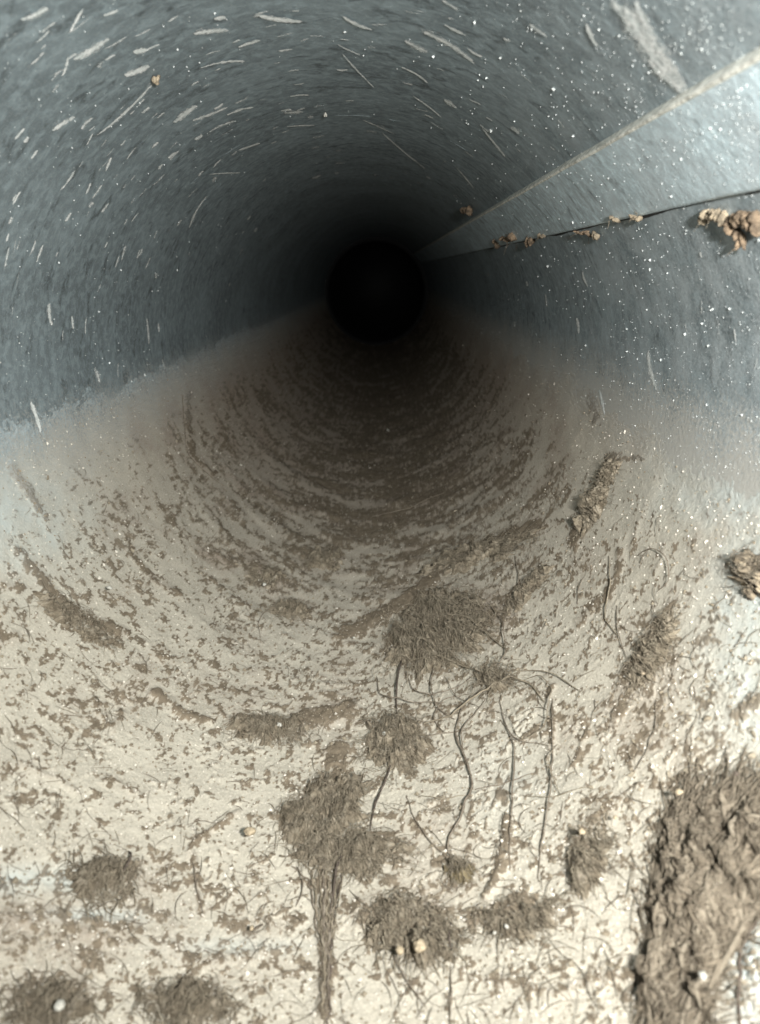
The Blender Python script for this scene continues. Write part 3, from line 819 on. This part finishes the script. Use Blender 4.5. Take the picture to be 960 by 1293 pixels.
# ------------------------------------------------------------------ scrapes on the steel (thin smears of dust and zinc) and a painted glare streak
def scrape_geo(x0, y0, x1, y1, wpx, n=12, rad=.9975):
    u = np.linspace(0, 1, n)
    nx, ny_ = -(y1 - y0), (x1 - x0)
    L = math.hypot(nx, ny_) + 1e-6
    nx, ny_ = nx / L, ny_ / L
    sd = x0 * .37 + y0 * .11
    bend = random.uniform(-.06, .06) * L
    cx = x0 + (x1 - x0) * u + nx * bend * np.sin(np.pi * u)
    cy = y0 + (y1 - y0) * u + ny_ * bend * np.sin(np.pi * u)
    wd = wpx * 1.15 * (np.sin(np.pi * (.06 + .88 * u)) ** .6) * (1 + .7 * fbm(u * 5 + sd, u * 0 + sd, 3, 2))
    X = np.stack([cx - nx * wd, cx - nx * wd * .0, cx + nx * wd], 1); Y = np.stack([cy - ny_ * wd, cy, cy + ny_ * wd], 1)
    t, v = pix_to_surf(X.ravel(), Y.ravel(), rad)
    tone = np.zeros((n, 3)); tone[:, 1] = random.uniform(.7, 1.1); tone[0] = 0; tone[-1] = 0
    return surf(t, v, 1 - rad), grid_quads(n, 3), tone.ravel()

SCR_GLARE = [(25, 25, 62, 9, 7), (88, 42, 106, 9, 3), (90, 76, 140, 46, 7), (78, 97, 86, 70, 3), (66, 117, 75, 106, 3), (120, 173, 196, 102, 3), (243, 43, 290, 38, 5), (322, 18, 384, 27, 4),
 (432, 20, 472, 38, 3), (425, 55, 457, 70, 2), (430, 65, 475, 113, 2), (155, 95, 190, 82, 5), (168, 66, 187, 63, 5), (250, 87, 312, 77, 2), (64, 166, 96, 146, 4), (102, 164, 118, 148, 4),
 (218, 156, 250, 132, 5), (240, 153, 290, 134, 3.5), (262, 168, 300, 152, 3), (285, 146, 322, 135, 2.5), (212, 200, 223, 192, 3), (245, 176, 256, 170, 3), (108, 246, 115, 230, 2.5), (133, 217, 141, 198, 2.5),
 (358, 143, 384, 141, 3.5), (262, 220, 306, 218, 1.2), (238, 290, 262, 246, 2), (46, 332, 55, 308, 2.5), (530, 38, 602, 82, 5), (510, 50, 542, 66, 5), (668, 30, 692, 47, 4), (505, 84, 542, 106, 2.5),
 (560, 125, 578, 137, 4), (608, 160, 640, 200, 2.5), (776, 196, 812, 252, 5), (848, 153, 870, 242, 2.5), (785, 0, 868, 122, 20), (800, -5, 862, 105, 14), (830, 60, 872, 122, 10), (770, -5, 800, 40, 10), (818, 75, 872, 120, 6), (819, 440, 831, 496, 4.5), (728, 400, 731, 422, 3),  # broad overlapping ones at upper right paint in the bluish glare
 (689, 370, 691, 388, 2), (62, 382, 66, 412, 4), (91, 398, 93, 416, 2.5), (185, 400, 188, 436, 2.5), (200, 408, 201, 420, 2), (205, 452, 209, 467, 2), (300, 60, 330, 50, 3), (270, 24, 286, 22, 4), (130, 20, 150, 12, 3),
 (560, 30, 590, 45, 3), (590, 60, 610, 72, 2.5), (740, 28, 755, 60, 4), (38, 505, 52, 548, 4), (10, 590, 38, 642, 5), (757, 490, 764, 525, 3), (300, 190, 330, 180, 2), (270, 138, 282, 130, 3), (30, 180, 36, 172, 4),
 (365, 122, 392, 120, 1.6), (360, 160, 400, 158, 1.5), (455, 150, 500, 170, 1.6), (480, 165, 540, 215, 1.8), (520, 120, 560, 150, 1.8), (575, 210, 600, 240, 1.6), (82, 280, 90, 268, 3), (112, 262, 118, 255, 4)]
for i, s_ in enumerate(SCR_GLARE):
    co, q, tn = scrape_geo(*s_)
    o = mesh_np('scrape_glare_mark', co, q, mat=m_scrape_glare, parent=wall, attrs={'tone': tn})
# many finer ones, following the curve of the duct
v_, q_, a_, n_ = [], [], [], 0
k = 0
while k < 190:
    x = random.gauss(330, 230); y = random.uniform(10, 330)
    if random.random() < .25: x, y = random.uniform(0, 960), random.uniform(150, 480)
    t, v = pix_to_surf([x], [y])
    if not (0 < x < 960 and 0 < y < 520) or v[0] > 5.5 or np.sin(t[0]) < .02 or (TL - .06 < t[0] < TU + .05): continue
    dt = random.uniform(.015, .055) * random.choice([1, 1, 1.6]); dv = random.gauss(0, .25) * dt
    ax, ay = surf_to_pix(np.array([t[0], t[0] + dt]), np.array([v[0], v[0] + dv]))
    co, q, tn = scrape_geo(ax[0], ay[0], ax[1], ay[1], random.uniform(.8, 2.6) * random.choice([1, 1, 1.5]), 6, .998)
    v_.append(co); q_.append(q + n_); a_.append(tn * random.uniform(.55, 1)); n_ += len(co); k += 1
o = mesh_np('fine_scrapes', np.concatenate(v_), np.concatenate(q_), mat=m_scrape_glare, parent=duct, attrs={'tone': np.concatenate(a_)})
tag(o, kind='stuff')

# ------------------------------------------------------------------ specks of dust on the steel and loose crumbs on the bed
OCT_V = np.array([(1, 0, 0), (-1, 0, 0), (0, 1, 0), (0, -1, 0), (0, 0, 1), (0, 0, -1)], float)
OCT_T = np.array([(0, 2, 4), (2, 1, 4), (1, 3, 4), (3, 0, 4), (2, 0, 5), (1, 2, 5), (3, 1, 5), (0, 3, 5)])
def specks(pos, size, tone, name, mat, parent=None):
    n = len(pos)
    sc = np.asarray(size)[:, None, None] * rng.uniform(.5, 1.3, (n, 1, 3))
    base = OCT_V[None] + rng.normal(0, .22, (n, 6, 3))
    v = pos[:, None] + base * sc
    t = (OCT_T[None] + 6 * np.arange(n)[:, None, None]).reshape(-1, 3)
    return mesh_np(name, v.reshape(-1, 3), tris=t, mat=mat, parent=parent, smooth_=False, attrs={'tone': np.repeat(tone, 6)})
N = 16000
px = rng.uniform(-20, 980, N); py = rng.uniform(-10, 600, N)
keep = rng.uniform(0, 1, N) < np.clip(.05 + .70 * smooth(480, 900, px) * (1 - .45 * smooth(250, 420, py)) + .22 * smooth(330, 520, py) + .10 * (px < 300), 0, 1) * (.35 + .65 * smooth(-.15, .3, fbm(px / 60, py / 60, 3, 9)))
px, py = px[keep], py[keep]
t, v = pix_to_surf(px, py); ok = (np.sin(t) > -.35) & (v < 7)
t, v = t[ok], v[ok]
on = (t > TL) & (t < TU)
hgt = np.where(on, .012 + .016 * (t - TL) / (TU - TL), .0012)
sz = R * rng.uniform(.0005, .0015, len(t)) * (1 + 1.3 * (rng.uniform(0, 1, len(t)) < .07)) * np.clip(v / 1.6, .8, 1.8)
o = specks(surf(t, v, hgt), sz, rng.uniform(0, 1, len(t)), 'dust_specks', m_fleck)
tag(o, 'countless tiny white dust specks sprinkled on the steel of the duct', None, kind='stuff')

N = 30000
px = rng.uniform(-20, 980, N); py = 380 + 930 * rng.uniform(0, 1, N) ** .8
t, v = pix_to_surf(px, py); t = dust_theta(t)
ok = (np.sin(t) < -.12) & (v < 9); t, v = t[ok], v[ok]
cl = bed_clump(t, v)
kp = rng.uniform(0, 1, len(t)) < np.where(cl > .3, .8, .45)
t, v, cl = t[kp], v[kp], cl[kp]
sz = R * rng.uniform(.0012, .0042, len(t)) * (1 + .9 * (rng.uniform(0, 1, len(t)) < .06))
P = surf(t, v, bed_h(t, v) + .0015)
m = rng.uniform(0, 1, len(t))
dk = np.where(cl > .3, m < .75, m < .30)
o = specks(P[dk], sz[dk] * 1.1, rng.uniform(0, .6, dk.sum()), 'lint_crumbs', m_fibre)
tag(o, 'countless small brown lint crumbs strewn over the dust', None, kind='stuff')
o = specks(P[~dk], sz[~dk] * .8, rng.uniform(0, 1, (~dk).sum()), 'dust_grains', make_plain('dust_grain', (.62, .58, .50), .3, .9))
tag(o, 'countless pale dust grains strewn over the duct floor', None, kind='stuff')

# loose short hairs everywhere on the bed
bag = Bag()
def anywhere():
    while True:
        x, y = random.uniform(0, 960), 560 + 740 * random.random() ** .8
        t, v = pix_to_surf([x], [y]); t = dust_theta(t)
        if math.sin(t[0]) < -.3 and v[0] < 6: return float(t[0]), float(v[0])
scatter_fibres(bag, anywhere, 900, .08, 12, .0009, .010, seg=7, tone=(0, .7))
o = bag.build('loose_hairs', m_strand)
tag(o, 'countless short brown hairs scattered over the dust', None, kind='stuff')
